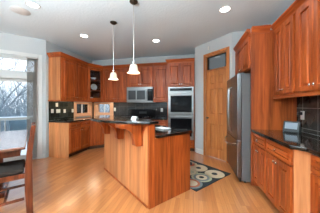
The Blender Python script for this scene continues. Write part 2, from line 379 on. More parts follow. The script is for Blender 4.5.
# backsplashes (structure trim)
structure(MB().box(XR-.012, .3, .9155, XR-.001, 2.838, 1.50).build('trim_1', M['tile_side']))
b = MB(); b.box(XL+.001, 3.385, .9155, XL+.012, LW[0]-.078, 1.44); structure(b.build('trim_2', M['tile_left']))
b = MB(); b.box(BW[1]+.078, YB-.012, .9155, -.73, YB-.001, 1.86); structure(b.build('trim_3', M['tile_back']))
structure(MB().box(XL+.001, YB-.04, .9155, BW[0]-.078, YB-.001, 1.44).build('trim_4', M['tile_back']))

# ------------------------------------------------------------------ cabinet builder
CROWN = [(0, -.045), (.012, -.045), (.014, -.022), (.030, .000), (.052, .036), (.055, .040), (.055, .062), (0, .062)]
RAIL = [(0, 0), (.018, 0), (.022, .012), (.018, .035), (0, .035)]
def knob(parent, x, z, y=-.021):
    b = MB(); b.rings([[(x + r*math.cos(2*PI*j/12), y-d, z + r*math.sin(2*PI*j/12)) for j in range(12)] for r, d in ((.006, 0), (.006, .010), (.014, .015), (.015, .022), (.009, .028))])
    return b.build('knob', M['nickel'], parent, smooth=True)
def fronts(t, items, mat=None):
    for kind, x0, x1, z0, z1, kx, kz in items:
        if kind == 'door': o = MB().panel(x0+.002, x1-.002, z0, z1, -.001, .022, .058).build('door', mat or M['cherry'], t)
        elif kind == 'drawer': o = MB().panel(x0, x1, z0, z1, -.001, .02, .032).build('drawer', M['cherry_h'], t)
        if kx is not None: knob(o, kx, kz)
def cabinet(label, loc, rot, w, d, h, items, crown=None, rail=None, toe=False, group=None, name='wall_cabinet', cat='cabinet', side_mat=None):
    """loc is the front lower left corner (seen from the front); local -y is the front"""
    t = thing(name, label, cat, loc, rot, group)
    z = .10 if toe else 0
    MB().box(0, 0, z, w, d, h).build('carcass', M['cherry'], t, .002)
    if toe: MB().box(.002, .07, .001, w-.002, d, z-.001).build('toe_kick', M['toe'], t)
    if crown: MB().sweep(crown, CROWN, h).build('crown_moulding', M['cherry_h'], t)
    if rail: MB().sweep(rail, RAIL, -.037).build('light_rail', M['cherry_h'], t)
    fronts(t, items)
    return t
def pair(w, z0, z1, up=True, g=.004, e=.018, kz=None):
    m = w/2
    kz = (z0+.06 if up else z1-.06) if kz is None else kz
    return [('door', e, m-g/2, z0, z1, m-.03, kz), ('door', m+g/2, w-e, z0, z1, m+.03, kz)]
UT = 2.555; UB = 1.44; UH = UT-UB               # wall cabinets
# ---- left wall: face towards +X, rot +90, local x = +Y
R90 = PI/2
c1 = cabinet('cherry wall cabinet with pale end panel beside the glass door wall', (-3.235, 3.385, UB), R90, 1.035, .352, UH, pair(1.035, .02, UH-.06), crown=[(0, .352), (0, 0), (1.02, 0)], rail=[(0, .352), (0, 0), (1.02, 0)])
MB().box(-.006, .004, .002, -.0005, .350, UH-.05).build('end_panel', M['pale'], c1)
c2 = cabinet('cherry base cabinet with pale end panel under the left counter', (-2.99, 3.385, 0), R90, .80, .585, .874,
    [('drawer', .02, .398, .72, .86, .21, .79), ('drawer', .402, .78, .72, .86, .59, .79)] + pair(.80, .12, .70, False), toe=True, name='base_cabinet')
MB().box(-.010, .002, .001, -.0005, .58, .872).build('end_panel', M['pale'], c2)
# ---- diagonal base in the corner
A0 = Vector((-2.99, 4.19)); A1 = Vector((-2.615, 4.565))
t = thing('base_cabinet', 'diagonal cherry base cabinet in the corner under the windows', 'cabinet', (A0.x, A0.y, 0), PI/4)
poly = [(A0.x, A0.y+.003), (A1.x-.003, A1.y), (A1.x-.003, YB-.02), (XL+.02, YB-.02), (XL+.02, A0.y+.003)]
MB().prism(poly, .10, .874).build('carcass', M['cherry'], t, .002, mtx=W2L(t))
poly = [(A0.x-.06, A0.y+.03), (A1.x-.03, A1.y+.06), (A1.x-.03, YB-.03), (XL+.03, YB-.03), (XL+.03, A0.y+.03)]
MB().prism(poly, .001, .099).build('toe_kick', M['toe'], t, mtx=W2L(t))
dl = (A1-A0).length
fronts(t, [('door', .03, dl-.03, .12, .86, dl-.07, .78)])
# ---- back base cabinets
cabinet('cherry base cabinet between the corner and the range', (-2.61, 4.58, 0), 0, .545, .58, .874, [('drawer', .02, .525, .72, .86, .27, .79)] + pair(.545, .12, .70, False), toe=True, name='base_cabinet')
cabinet('cherry base cabinet between the range and the wall ovens', (-1.225, 4.58, 0), 0, .485, .58, .874, [('drawer', .02, .465, .72, .86, .24, .79), ('door', .02, .465, .12, .70, .06, .64)], toe=True, name='base_cabinet')
# ---- worktops
def slab(label, poly, z0, z1, name='countertop', cat='countertop'):
    return tag(MB().prism(poly, z0, z1).build(name, M['granite'], bevel=.006), label, cat)
slab('black granite countertop running round the left corner under the windows', [(XL+.014, 3.365), (-2.945, 3.365), (-2.945, 4.175), (-2.59, 4.53), (-2.067, 4.53), (-2.067, YB-.042), (XL+.014, YB-.042)], .876, .914)
slab('short black granite countertop between the range and the wall ovens', [(-1.228, 4.53), (-.742, 4.53), (-.742, YB-.014), (-1.228, YB-.014)], .876, .914)
# under-cabinet lamps
for (lx, ly, lr, ln) in ((-3.42, 3.9, R90, .8), (-3.28, 4.80, PI/4, .3), (-2.55, 5.03, 0, .7)):
    d = bpy.data.lights.new('undercabinet_lamp', 'AREA'); o = bpy.data.objects.new('undercabinet_lamp', d); C.objects.link(o)
    d.shape = 'RECTANGLE'; d.size = ln; d.size_y = .03; d.energy = 2.5; d.color = (1, .84, .62); o.location = (lx, ly, UB-.012); o.rotation_euler = (0, 0, lr)
# ---- corner wall cabinet with glass door
B0 = Vector((-3.235, 4.425)); B1 = Vector((-2.98, 4.845)); ang = math.atan2((B1-B0).y, (B1-B0).x); bl = (B1-B0).length
t = thing('corner_cabinet', 'diagonal corner wall cabinet with a glass door and dishes inside', 'cabinet', (B0.x, B0.y, UB), ang)
poly = [(B0.x, B0.y), (B1.x, B1.y), (B1.x, YB-.003), (XL+.003, YB-.003), (XL+.003, B0.y)]
mt = W2L(t)
MB().prism(poly, UB, UB+.02).build('bottom_board', M['cherry'], t, mtx=mt)
b = MB(); b.prism(poly, UT-.03, UT); b.build('top_board', M['cherry'], t, mtx=mt)
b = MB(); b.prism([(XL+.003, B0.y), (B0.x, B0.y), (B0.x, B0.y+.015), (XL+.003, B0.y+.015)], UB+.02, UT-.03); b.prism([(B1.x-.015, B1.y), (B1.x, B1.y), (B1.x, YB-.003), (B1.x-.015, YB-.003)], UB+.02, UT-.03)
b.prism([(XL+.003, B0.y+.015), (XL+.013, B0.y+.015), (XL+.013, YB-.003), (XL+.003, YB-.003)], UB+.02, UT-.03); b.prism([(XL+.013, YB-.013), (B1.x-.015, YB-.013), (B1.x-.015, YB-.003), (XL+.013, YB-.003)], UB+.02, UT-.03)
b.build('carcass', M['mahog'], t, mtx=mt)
shz = (UB+.36, UB+.70)
ins = [(B0.x-.01, B0.y+.04), (B1.x-.035, B1.y+.01), (B1.x-.02, YB-.02), (XL+.02, YB-.02), (XL+.02, B0.y+.04)]
for z in shz: MB().prism(ins, z-.015, z).build('shelf', M['cherry'], t, mtx=mt)
b = MB(); fr = .075
b.box(.005, -.02, .02, .005+fr, 0, UH-.06); b.box(bl-.005-fr, -.02, .02, bl-.005, 0, UH-.06); b.box(.005+fr, -.02, .02, bl-.005-fr, 0, .02+fr); b.box(.005+fr, -.02, UH-.06-fr, bl-.005-fr, 0, UH-.06)
dr = b.build('door', M['cherry'], t, .003)
MB().box(.005+fr, -.012, .02+fr, bl-.005-fr, -.008, UH-.06-fr).build('glass_pane', M['glass'], dr); knob(dr, bl-.04, .10)
MB().sweep([(.0, 0), (bl, 0)], CROWN, UH).build('crown_moulding', M['cherry_h'], t)
MB().sweep([(.0, 0), (bl, 0)], RAIL, -.037).build('light_rail', M['cherry_h'], t)
# dishes inside it
cc = (B0+B1)/2 + Vector((-.13, .09))
tag(MB().lathe([(.03, 0), (.035, .004), (.085, .05), (.09, .075), (.085, .072), (.03, .008)], n=20).build('bowl', M['ceram'], smooth=True), 'white bowl on the top shelf of the glass corner cabinet', 'bowl').location = (cc.x+.0, cc.y, shz[1]+.001)
pl = MB(); pl.lathe([(.02, 0), (.09, .003), (.14, .018), (.138, .022), (.09, .010), (.001, .008)], n=24)
p = tag(pl.build('platter', M['ceram'], smooth=True), 'white platter standing upright on the middle shelf of the corner cabinet', 'platter')
p.scale = (.78, .78, .78); p.rotation_euler = (math.radians(80), 0, ang); p.location = (cc.x-.02, cc.y+.05, shz[0]+.112)
m_ = thing('mug', 'white mug on the bottom shelf of the glass corner cabinet', 'mug', (cc.x-.05, cc.y-.02, UB+.0205))
MB().lathe([(.035, 0), (.042, .005), (.045, .10), (.041, .10), (.037, .01), (.001, .01)], n=18).build('cup', M['ceram'], m_, smooth=True)
MB().tube([(.042, 0, .08), (.068, 0, .075), (.072, 0, .05), (.065, 0, .03), (.042, 0, .022)], .006, 8).build('handle', M['ceram'], m_, smooth=True)
g_ = tag(MB().lathe([(.05, 0), (.055, .004), (.08, .06), (.078, .06), (.05, .01)], n=18).build('bowl', M['ceram'], smooth=True), 'white bowl on the bottom shelf of the glass corner cabinet', 'bowl'); g_.location = (cc.x+.075, cc.y+.06, UB+.0205)
# ---- back wall cabinets
YF = 4.85
X = -2.975; w = -2.105 - X
cabinet('cherry two door wall cabinet between glass cabinet and microwave', (X, YF, UB), 0, w, .325, UH, pair(w, .02, UH-.06), crown=[(0, 0), (w, 0)], rail=[(0, 0), (w, 0)])
w = .87
cabinet('short cherry wall cabinet directly above the microwave', (-2.10, YF, 1.885), 0, w, .325, UT-1.885, pair(w, .02, UT-1.885-.06), crown=[(0, 0), (w, 0)])
w = .482
cabinet('cherry single door wall cabinet between microwave and wall ovens', (-1.224, YF, UB), 0, w, .325, UH, [('door', .02, w-.02, .02, UH-.06, .05, .09)], crown=[(0, 0), (w, 0)], rail=[(0, 0), (w, 0)])
# ---- tall oven cabinet
OX0, OX1, OY = -.735, .03, 4.57; OW = OX1-OX0
t = thing('oven_cabinet', 'tall cherry cabinet housing the double wall ovens', 'cabinet', (OX0, OY, 0), 0)
b = MB(); b.box(0, 0, .10, .018, .6, UT); b.box(OW-.018, 0, .10, OW, .6, UT); b.box(.018, .58, .10, OW-.018, .6, UT); b.box(.018, 0, .10, OW-.018, .58, .335); b.box(.018, 0, 1.825, OW-.018, .58, UT)
b.build('carcass', M['cherry'], t, .002)
MB().box(.002, .07, .001, OW-.002, .6, .099).build('toe_kick', M['toe'], t)
MB().sweep([(0, .19), (0, 0), (OW, 0)], CROWN, UT).build('crown_moulding', M['cherry_h'], t)
fronts(t, [('drawer', .03, OW-.03, .115, .325, OW/2, .22)] + pair(OW, 1.845, UT-.06))
# double oven
t = thing('double_wall_oven', 'stainless double wall oven with black glass doors', 'oven', (OX0+.022, OY-.002, .34), 0)
w = OW-.044; hO = 1.48
MB().box(.004, .004, .003, w-.004, .5, hO-.003).build('oven_body', M['black'], t)
b = MB(); b.box(.0, -.03, hO-.135, w, .003, hO); f = b.build('control_panel', M['steelm'], t, .004)
MB().box(.05, -.034, hO-.11, w-.05, -.031, hO-.03).build('display', M['bglass'], f)
for z0, z1 in ((.705, hO-.14), (.03, .695)):
    b = MB(); b.box(0, -.035, z0, w, .003, z1); dr = b.build('oven_door', M['steelm'], t, .004)
    MB().box(.07, -.039, z0+.065, w-.055, -.036, z1-.10).build('door_glass', M['bglass'], dr, .002)
    b = MB(); b.tube([(.05, -.075, z1-.05), (w-.05, -.075, z1-.05)], .012); b.tube([(.09, -.034, z1-.05), (.09, -.075, z1-.05)], .008); b.tube([(w-.09, -.034, z1-.05), (w-.09, -.075, z1-.05)], .008)
    b.build('handle', M['steelm'], dr, smooth=True)
MB().box(0, -.03, 0, w, .003, .026).build('vent_trim', M['steelm'], t)
# microwave
t = thing('microwave', 'stainless over the range microwave mounted under a cherry cabinet', 'microwave', (-2.095, 4.79, 1.395), 0)
w, hM = .86, .486
MB().box(0, .03, 0, w, .38, hM-.002).build('microwave_body', M['greyside'], t, .003)
b = MB(); b.box(0, 0, .055, w*.80, .028, hM-.07); dr = b.build('door', M['steelm'], t, .004)
MB().box(.06, -.004, .09, w*.36, -.001, hM-.11).build('door_window', M['mwglass'], dr)
MB().box(w*.40, -.004, .09, w*.72, -.001, hM-.11).build('door_window', M['mwglass'], dr)
b = MB(); b.tube([(w*.765, 0, .09), (w*.765, -.04, .10), (w*.765, -.04, hM-.13), (w*.765, 0, hM-.12)], .009); b.build('handle', M['steelm'], dr, smooth=True)
b = MB(); b.box(w*.803, 0, .055, w, .028, hM-.07); f = b.build('control_panel', M['bglass'], t, .003)
MB().box(w*.83, -.003, hM-.14, w*.97, -.001, hM-.10).build('display', M['mwglass'], f)
b = MB(); b.box(0, 0, hM-.067, w, .028, hM-.002); b.build('vent_grille', M['steelm'], t, .003)
b = MB(); b.box(0, 0, 0, w, .028, .052); b.build('bottom_trim', M['steelm'], t, .003)
# range below it
t = thing('range', 'black and stainless range under the microwave behind the island', 'range', (-2.055, 4.53, 0), 0)
w = .82
MB().box(0, .04, .02, w, .625, .905).build('range_body', M['steel'], t, .004)
b = MB(); b.box(0, .0, .906, w, .55, .925); ct = b.build('cooktop', M['bglass'], t, .004)
b = MB(); b.box(0, .56, .906, w, .63, 1.17); f = b.build('back_guard', M['bglass'], t, .006)
MB().box(w/2-.13, .556, 1.03, w/2+.13, .559, 1.10).build('display', M['mwglass'], f)
b = MB(); b.box(.01, .0, .22, w-.01, .038, .80); dr = b.build('oven_door', M['steelm'], t, .004)
MB().box(.12, -.004, .33, w-.12, -.001, .62).build('door_glass', M['bglass'], dr)
MB().tube([(.06, -.045, .74), (w-.06, -.045, .74)], .012).build('handle', M['steelm'], dr, smooth=True)
b = MB(); b.box(.01, .0, .03, w-.01, .038, .21); b.build('drawer', M['steelm'], t, .004)
for k in range(4):
    b = MB(); x = .12 + k*(w-.24)/3; b.rings([[(x+r*math.cos(2*PI*j/14), y, .85+r*math.sin(2*PI*j/14)) for j in range(14)] for r, y in ((.022, .039), (.022, .02), (.017, .012))]); b.build('knob', M['black'], t, smooth=True)
for x, y in ((.2, .15), (.62, .15), (.2, .40), (.62, .40)):
    b = MB()
    for k in range(4): a = k*PI/2; b.tube([(x+.02*math.cos(a), y+.02*math.sin(a), .94), (x+.10*math.cos(a), y+.10*math.sin(a), .94), (x+.105*math.cos(a), y+.105*math.sin(a), .926)], .006, 6)
    b.lathe([(.04, .926), (.04, .938), (.02, .942)], x, y, 14); b.build('burner_grate', M['black'], ct)

UT = 2.495
# ---- right side: fridge enclosure, fridge, wall and base cabinets
RM = -PI/2                                        # face -X, local x = -Y
t = tag(MB().box(.915, 2.842, .001, XR-.003, 2.868, UT).build('fridge_side_panel', M['cherry'], bevel=.002), 'tall plain cherry panel standing between fridge and right countertop', 'panel')
MB().sweep([(.915, 2.842), (1.18, 2.842)], CROWN, UT).build('crown_moulding', M['cherry_h'], t)
w = 3.785-2.870; hF = UT-1.895
cabinet('cherry cabinet mounted above the refrigerator', (.915, 3.785, 1.895), RM, w, .64, hF, pair(w, .02, hF-.06), crown=[(0, 0), (w, 0)])
# refrigerator
t = thing('refrigerator', 'stainless french door refrigerator with grey side beside the pantry door', 'refrigerator', (.79, 3.765, 0), RM)
w = 3.765-2.90
MB().box(0, .0, .03, w, .70, 1.83).build('body', M['greyside'], t, .006)
for x in (.04, w-.04): MB().tube([(x, .06, .002), (x, .06, .031)], .02).build('foot', M['black'], t)
MB().box(.01, -.03, .02, w-.01, -.001, .075).build('base_grille', M['black'], t)
for x0, x1, hx in ((0, w/2-.003, w/2-.045), (w/2+.003, w, w/2+.045)):
    dr = MB().box(x0, -.07, .715, x1, -.004, 1.835).build('door', M['steel'], t, .010)
    b = MB(); b.tube([(hx, -.07, .80), (hx, -.115, .83), (hx, -.125, 1.1), (hx, -.125, 1.35), (hx, -.115, 1.62), (hx, -.07, 1.65)], .012); b.build('handle', M['steelm'], dr, smooth=True)
dr = MB().box(0, -.07, .085, w, -.004, .708).build('freezer_drawer', M['steel'], t, .010)
b = MB(); b.tube([(.05, -.07, .63), (.09, -.115, .62), (w*.3, -.16, .60), (w*.5, -.17, .59), (w*.7, -.16, .60), (w-.09, -.115, .62), (w-.05, -.07, .63)], .015); b.build('handle', M['nickel'], dr, smooth=True)
for x in (.02, w-.10): MB().box(x, -.05, 1.836, x+.08, .05, 1.853).build('hinge_cover', M['greyside'], t, .004)
# wall cabinets
UT = 2.495; UH = UT-UB
w = 2.838-2.285
cabinet('cherry wall cabinet with two narrow doors next to the fridge panel', (1.25, 2.838, UB), RM, w, .31, UH, pair(w, .02, UH-.05, e=.03), crown=[(0, 0), (w, 0)], rail=[(0, 0), (w, 0)])
w = 2.283-1.66
cabinet('cherry two door wall cabinet at right edge above tile backsplash', (1.25, 2.283, UB), RM, w, .31, UH, pair(w, .02, UH-.05, e=.03), crown=[(0, 0), (w, 0)], rail=[(0, 0), (w, 0)])
# base cabinets
BX = .955
w = 2.838-2.369
cabinet('narrow cherry base cabinet with one drawer beside the fridge panel', (BX, 2.838, 0), RM, w, .60, .874, [('drawer', .02, w-.012, .71, .86, w/2, .785)] + pair(w, .12, .69, False, kz=.62), toe=True, name='base_cabinet')
w = 2.367-1.795
cabinet('wide cherry base cabinet with one drawer above two knobbed doors', (BX, 2.367, 0), RM, w, .60, .874, [('drawer', .012, w-.012, .71, .86, w/2, .785)] + pair(w, .12, .69, False, e=.012, kz=.64), toe=True, name='base_cabinet')
t = tag(MB().prism([(BX, 1.793), (BX+.095, 1.698), (BX+.595, 1.698), (BX+.595, 1.793)], .002, .874).build('corner_filler', M['pale'], bevel=.002), 'plain angled cherry filler post between the right base cabinets', 'filler post')  # lighter tone paints the light falling on the filler
w = 1.696-.95
cabinet('cherry base cabinet at lower right corner of the frame', (BX+.095, 1.696, 0), RM, w, .505, .874, [('drawer', .012, w-.012, .71, .86, w/2, .785)] + pair(w, .12, .69, False, e=.012, kz=.64), toe=True, name='base_cabinet')
slab('black granite countertop along the right wall with a stepped front', [(XR-.014, .9), (XR-.014, 2.838), (.912, 2.838), (.912, 1.782), (1.002, 1.686), (1.002, .9)], .876, .914)

# ------------------------------------------------------------------ island
IA = Vector((-.541, 1.927, 0)); IR = math.radians(140)
isl = thing('kitchen_island', 'kitchen island with long side coloured lighter as lit, corbels and cherry end panel', 'island', IA, IR)
L_, D_ = 1.627, .762
MB().box(.012, -.10, .002, L_, -.012, 1.064).build('knee_wall', M['cherry'], isl)
MB().box(.012, -D_, .10, L_, -.102, .874).build('carcass', M['cherry'], isl)
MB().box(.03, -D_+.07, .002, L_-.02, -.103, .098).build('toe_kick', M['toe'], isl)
MB().box(.036, -.011, .002, L_, 0, 1.064).build('long_panel', M['pale'], isl)  # window glare on the long side is put into this lighter wood colour
MB().box(0, -D_+.0, .002, .011, -.088, .874).build('end_panel', M['cherry'], isl)
MB().box(-.006, -.086, .002, .034, .004, 1.064).build('corner_post', M['cherry'], isl, .003)
b = MB(); b.sweep([(L_, .0), (.036, .0)], [(.001, .002), (.012, .002), (.012, .018), (.006, .026), (.001, .026)]); b.build('shoe_moulding', M['cherry'], isl)
w = (L_-.05)/3
for k in range(3):
    x0 = .03 + k*w
    o = MB().panel(x0, x0+w-.006, .12, .86, -.001, .02, .055)
    o = o.build('door', M['cherry'], isl, mtx=Matrix.Translation((L_, -D_, 0)) @ Matrix.Rotation(PI, 4, 'Z') @ Matrix.Translation((0, 0, 0)))
# corbels: concave bracket arm and a flared wall plate behind it
for cx in (.20, .775, 1.36):
    hw = .05
    prof = [(.001, .765), (.085, .765), (.105, .775), (.112, .80)]
    for k in range(9):
        a = k/8*PI/2; prof.append((.112 + .20*(1-math.cos(a)), .82 + .20*math.sin(a)))
    prof += [(.335, 1.025), (.335, 1.064), (.001, 1.064)]
    o = MB().extr(prof, 'x', cx-hw, cx+hw).build('corbel', M['cherry'], isl, .003)
    r = .155; pts = []
    for k in range(9):
        a = k/8*PI/2; pts.append((cx-hw-r*(1-math.sin(a)) if False else cx-hw-.004-r*(1-math.cos(a)), .86 + .18*math.sin(a)))
    pp = [(cx-hw-.003, .765)] + pts + [(cx-hw-.004-r, 1.064)]
    pm = [(2*cx-x, z) for x, z in pp][::-1]
    MB().extr(pp[::1] + pm, 'y', .0012, .024).build('back_plate', M['cherry'], o)
# bar top and lower worktop
def il(x, y): v = Matrix.Rotation(IR, 4, 'Z') @ Vector((x, y, 0)) + IA; return (v.x, v.y)
arc = []
for k in range(25):
    u = k/24; x = -.05 + u*(L_+.12)
    s = math.sin(PI*min(1, max(0, u)))
    arc.append((x, .03 + .42*s**.75))
poly = [il(*p) for p in [(-.05, -.115)] + arc + [(L_+.07, -.115)]]
slab('raised black granite bar top with a bowed front on the island', poly, 1.0665, 1.098, 'bar_top', 'bar top')
poly = [il(*p) for p in ((-.025, -.103), (L_+.03, -.103), (L_+.03, -D_-.03), (-.025, -D_-.03))]
slab('lower black granite worktop on the kitchen side of the island', poly, .876, .914, 'island_worktop', 'countertop')
# small things on the island
x, y = il(.37, -.52)
t = tag(MB().rings([[(sx*a*(1-f), sy*b_*(1-f), z) for sx, sy in ((-1, -1), (1, -1), (1, 1), (-1, 1))] for f, z, a, b_ in ((.12, 0, .13, .07), (0, .018, .13, .07), (.06, .018, .13, .07), (.16, .005, .13, .07))]).build('sky_glint', M['ceram'], bevel=.003), 'pale shallow form standing in for a sky reflection on the lower island worktop', 'sky_glint')
t.location = (x, y, .915); t.rotation_euler = (0, 0, IR)  # pale form added for a reflection of the sky in the granite
x, y = il(.42, -.03)
b = MB(); b.extr([(-.05, 0), (-.047, 0), (0, .052), (.047, 0), (.05, 0), (.0, .056)], 'x', -.06, .06)
t = tag(b.build('folded_card', M['card']), 'small white folded card standing on the raised bar top', 'card'); t.location = (x, y, 1.099); t.scale = (.75, .75, .7); t.rotation_euler = (0, 0, IR+.4)

# ------------------------------------------------------------------ pendants
def pendant(e1, e2, label):
    x, y = il(e1, -e2)
    t = thing('pendant_light', label, 'pendant light', (x, y, CZ-.002), 0, 'bell shaded pendants over the island')
    MB().lathe([(.065, 0), (.065, -.008), (.055, -.02), (.03, -.035), (.012, -.045)], n=24).build('canopy', M['bronze'], t, smooth=True)
    MB().tube([(0, 0, -.044), (0, 0, -.935)], .0048, 8).build('stem', M['nickel'], t, smooth=True)
    MB().lathe([(.010, -.930), (.020, -.94), (.022, -.975), (.016, -.985)], n=16).build('socket', M['nickel'], t, smooth=True)
    z = -.975; pr = [(r*.80, h*.76) for r, h in [(.030, 0), (.050, -.006), (.066, -.025), (.076, -.055), (.080, -.09), (.084, -.12), (.096, -.15), (.117, -.172), (.121, -.182), (.114, -.176), (.092, -.152), (.079, -.12), (.074, -.09), (.070, -.055), (.060, -.028), (.046, -.012), (.03, -.006)]]
    MB().lathe([(r, z+h) for r, h in pr], n=28, cap=False).build('shade', M['shade'], t, smooth=True, shade_angle=80)
    b = MB(); b.lathe([(.004, z-.025), (.012, z-.03), (.022, z-.055), (.025, z-.075), (.018, z-.10), (.004, z-.107)], n=14); b.build('bulb', M['bulb'], t, smooth=True)
    lamp('pendant_bulb', 'POINT', (x, y, CZ+z-.20), 3, (1, .85, .66), .05)
pendant(.561, .09, 'white bell glass pendant over the island, nearer and larger one')
pendant(1.361, .086, 'white bell glass pendant over the island, farther and smaller one')
# ------------------------------------------------------------------ recessed lights
def at(u, v, z):
    s = (u-160)/160; f = 160*(z-H)/(105.5-v); th = math.radians(11.83)
    return (f*(s*math.cos(th)-math.sin(th)), f*(math.cos(th)+s*math.sin(th)), z)
def downlight(u, v, label, P=14):
    x, y, z = at(u, v, CZ)
    t = thing('recessed_light', label, 'recessed light', (x, y, CZ-.001), 0, 'recessed ceiling lights')
    MB().lathe([(.075, -.001), (.095, -.001), (.098, -.006), (.078, -.010)], n=28, cap=False).build('trim_ring', M['white'], t, smooth=True)
    MB().lathe([(.0005, -.001), (.076, -.001), (.076, -.006), (.0005, -.006)], n=28, cap=False).build('lens', M['led'], t)
    lamp('ceiling_spot', 'SPOT', (x, y, CZ-.03), P, (1, .95, .89), .07, 150)
downlight(33, 4.5, 'lit recessed ceiling light at upper left above the dining table', 9)
downlight(84, 35.5, 'lit recessed ceiling light over the left run of cabinets')
downlight(156, 40.5, 'lit recessed ceiling light in front of the microwave wall')
downlight(225, 9, 'lit recessed ceiling light in front of the refrigerator', 15)
x, y, z = at(20.5, 10.6, CZ)
tag(MB().lathe([(.0005, -.001), (.135, -.001), (.138, -.006), (.130, -.010), (.0005, -.011)], n=32, cap=False).build('ceiling_disc', M['white'], smooth=True), 'unlit flat white disc on the ceiling beside a recessed light', 'ceiling disc').location = (x, y, CZ-.0005)
# unseen spots added behind the camera to brighten the room
for x, y in ((-1.2, -.6), (.6, -.4)):
    lamp('ceiling_spot', 'SPOT', (x, y, CZ-.03), 14, (1, .95, .89), .07, 150)

# ------------------------------------------------------------------ outlets
def outlet(mtx, label, n=1, kind='outlet', w=.075, h=.118):
    t = thing('wall_outlet' if kind == 'outlet' else 'light_switch', label, kind); t.matrix_world = mtx
    W_ = w*n*.85 if n > 1 else w
    MB().box(-W_/2, -.007, -h/2, W_/2, -.0005, h/2).build('cover_plate', M['plate'], t, .003)
    for k in range(n):
        x = (k-(n-1)/2)*.048
        if kind == 'outlet':
            for z in (-.022, .022): MB().box(x-.016, -.009, z-.014, x+.016, -.0072, z+.014).build('socket', M['card'], t, .002)
        else:
            MB().box(x-.016, -.011, -.03, x+.016, -.0072, .03).build('rocker', M['card'], t, .002)
    return t
def wallm(x, y, z, r): return Matrix.Translation((x, y, z)) @ Matrix.Rotation(r, 4, 'Z')
xl = XL+.0125
def yleft(u):
    s = (u-160)/160; th = math.radians(11.83); f = xl/(s*math.cos(th)-math.sin(th)); return f*(math.cos(th)+s*math.sin(th)), f
for u, v, n, kind, lab in ((52.3, 111, 1, 'switch', 'white switch plate lowest and leftmost on the left dark tile'), (58.2, 111, 2, 'switch', 'wide white double switch plate on the left dark tile'), (56.8, 104.8, 1, 'switch', 'small white switch plate above the double plate on left tile'), (64.6, 111, 1, 'outlet', 'white outlet on left dark tile right of the double plate'), (72.6, 110.6, 1, 'outlet', 'white outlet on left dark tile nearest the corner window')):
    y, f = yleft(u); z = H + (105.5-v)*f/160
    outlet(wallm(xl, max(y, 3.45), z, R90), lab, n, kind, h=.10)
outlet(wallm(-2.70, YB-.0125, 1.16, 0), 'white outlet on back tile just right of the corner window', 1)
outlet(wallm(-1.02, YB-.0125, 1.15, 0), 'white outlet on back tile between range and wall ovens', 1)
ro = outlet(wallm(XR-.0125, 2.70, 1.155, RM), 'white outlet on right dark tile with a black plug in it', 1, h=.125, w=.08)
t = tag(MB().box(-.025, -.05, -.022, .022, -.0005, .022).build('power_plug', M['black'], bevel=.006), 'black square plug in the outlet on right wall', 'plug')
t.matrix_world = wallm(XR-.022, 2.705, 1.18, RM)
# chime on the pantry wall
t = tag(MB().box(-.02, -.018, -.045, .02, -.0005, .045).build('door_sensor', M['plate'], bevel=.005), 'small white box on wall above the pantry door casing', 'sensor')
t.matrix_world = pantry_mtx() @ Matrix.Translation((.48, 0, 2.76))
# tabletop display
t = thing('tabletop_display', 'grey tilted tabletop display on the right granite counter', 'display', (1.395, 2.67, .915), RM+.75); t.scale = (.84, .84, .98)
b = MB(); b.extr([(-.04, 0), (.07, 0), (.07, .03), (.025, .155), (.012, .155)], 'x', -.115, .115); b.build('body', M['black'], t, .004)
b = MB(); sl = Vector((0, .052, .155)).normalized()
def sp(x, k, o): p = Vector((x, -.04, 0)) + sl*k; nrm = Vector((0, -sl.z, sl.y)); p += nrm*o; return tuple(p)
b.rings([[sp(-.115, .006, o), sp(.115, .006, o), sp(.115, .158, o), sp(-.115, .158, o)] for o in (.001, .008)]); b.build('bezel', M['black'], t, .002)
b = MB(); b.rings([[sp(-.088, .045, o), sp(.088, .045, o), sp(.088, .140, o), sp(-.088, .140, o)] for o in (.0085, .010)]); b.build('screen', M['screen'], t)

# ------------------------------------------------------------------ rug
RGM = Matrix.Translation(IA) @ Matrix.Rotation(IR, 4, 'Z')
b = MB(); b.box(-.10, -1.80, .001, 1.25, -.79, .009)
def floorpt(u, v):
    s = (u-160)/160; f = 160*H/(v-105.5); th = math.radians(11.83)
    p = Vector((f*(s*math.cos(th)-math.sin(th)), f*(math.cos(th)+s*math.sin(th)), 0)); return RGM.inverted() @ p
def disc(cx, cy, r, mi, z, n=28):
    b.mi = mi; b.lathe([(r, z-.001), (r, z)], cx, cy, n)
MED = [(198.5, 168.3, .18, 1, (0,)), (214.5, 174.3, .18, 1, (0,)), (201.5, 177.8, .18, 2, (4, 1, 0)), (191.5, 183.6, .18, 4, (3, 1)), (190, 172.3, .15, 2, (1, 2)), (189, 163.2, .13, 4, (1, 0)), (206, 163.5, .0, 1, ())]
for u, v, r, mi, inner in MED:
    if r == 0: continue
    p = floorpt(u, v); disc(p.x, p.y, r, mi, .0100)
    for k, m2 in enumerate(inner): disc(p.x, p.y, r*.30 if inner == (0,) else r*(.78, .55, .25)[k], m2, .0106+.0006*k)
for x, y, r, mi, inner in ((.70, -1.55, .165, 1, (3, 0)), (.62, -1.15, .16, 2, (1, 0)), (1.02, -1.40, .15, 3, (1, 4)), (.98, -1.02, .13, 1, (0,))):
    disc(x, y, r, mi, .0100)
    for k, m2 in enumerate(inner): disc(x, y, r*(.66, .35)[k], m2, .0106+.0006*k)
t = tag(b.build('rug', [M['rugdark'], M['cream'], M['sage'], M['rust'], M['slate']], mtx=None), 'dark rug with cream, sage and rust medallions behind the island', 'rug'); t.matrix_world = RGM

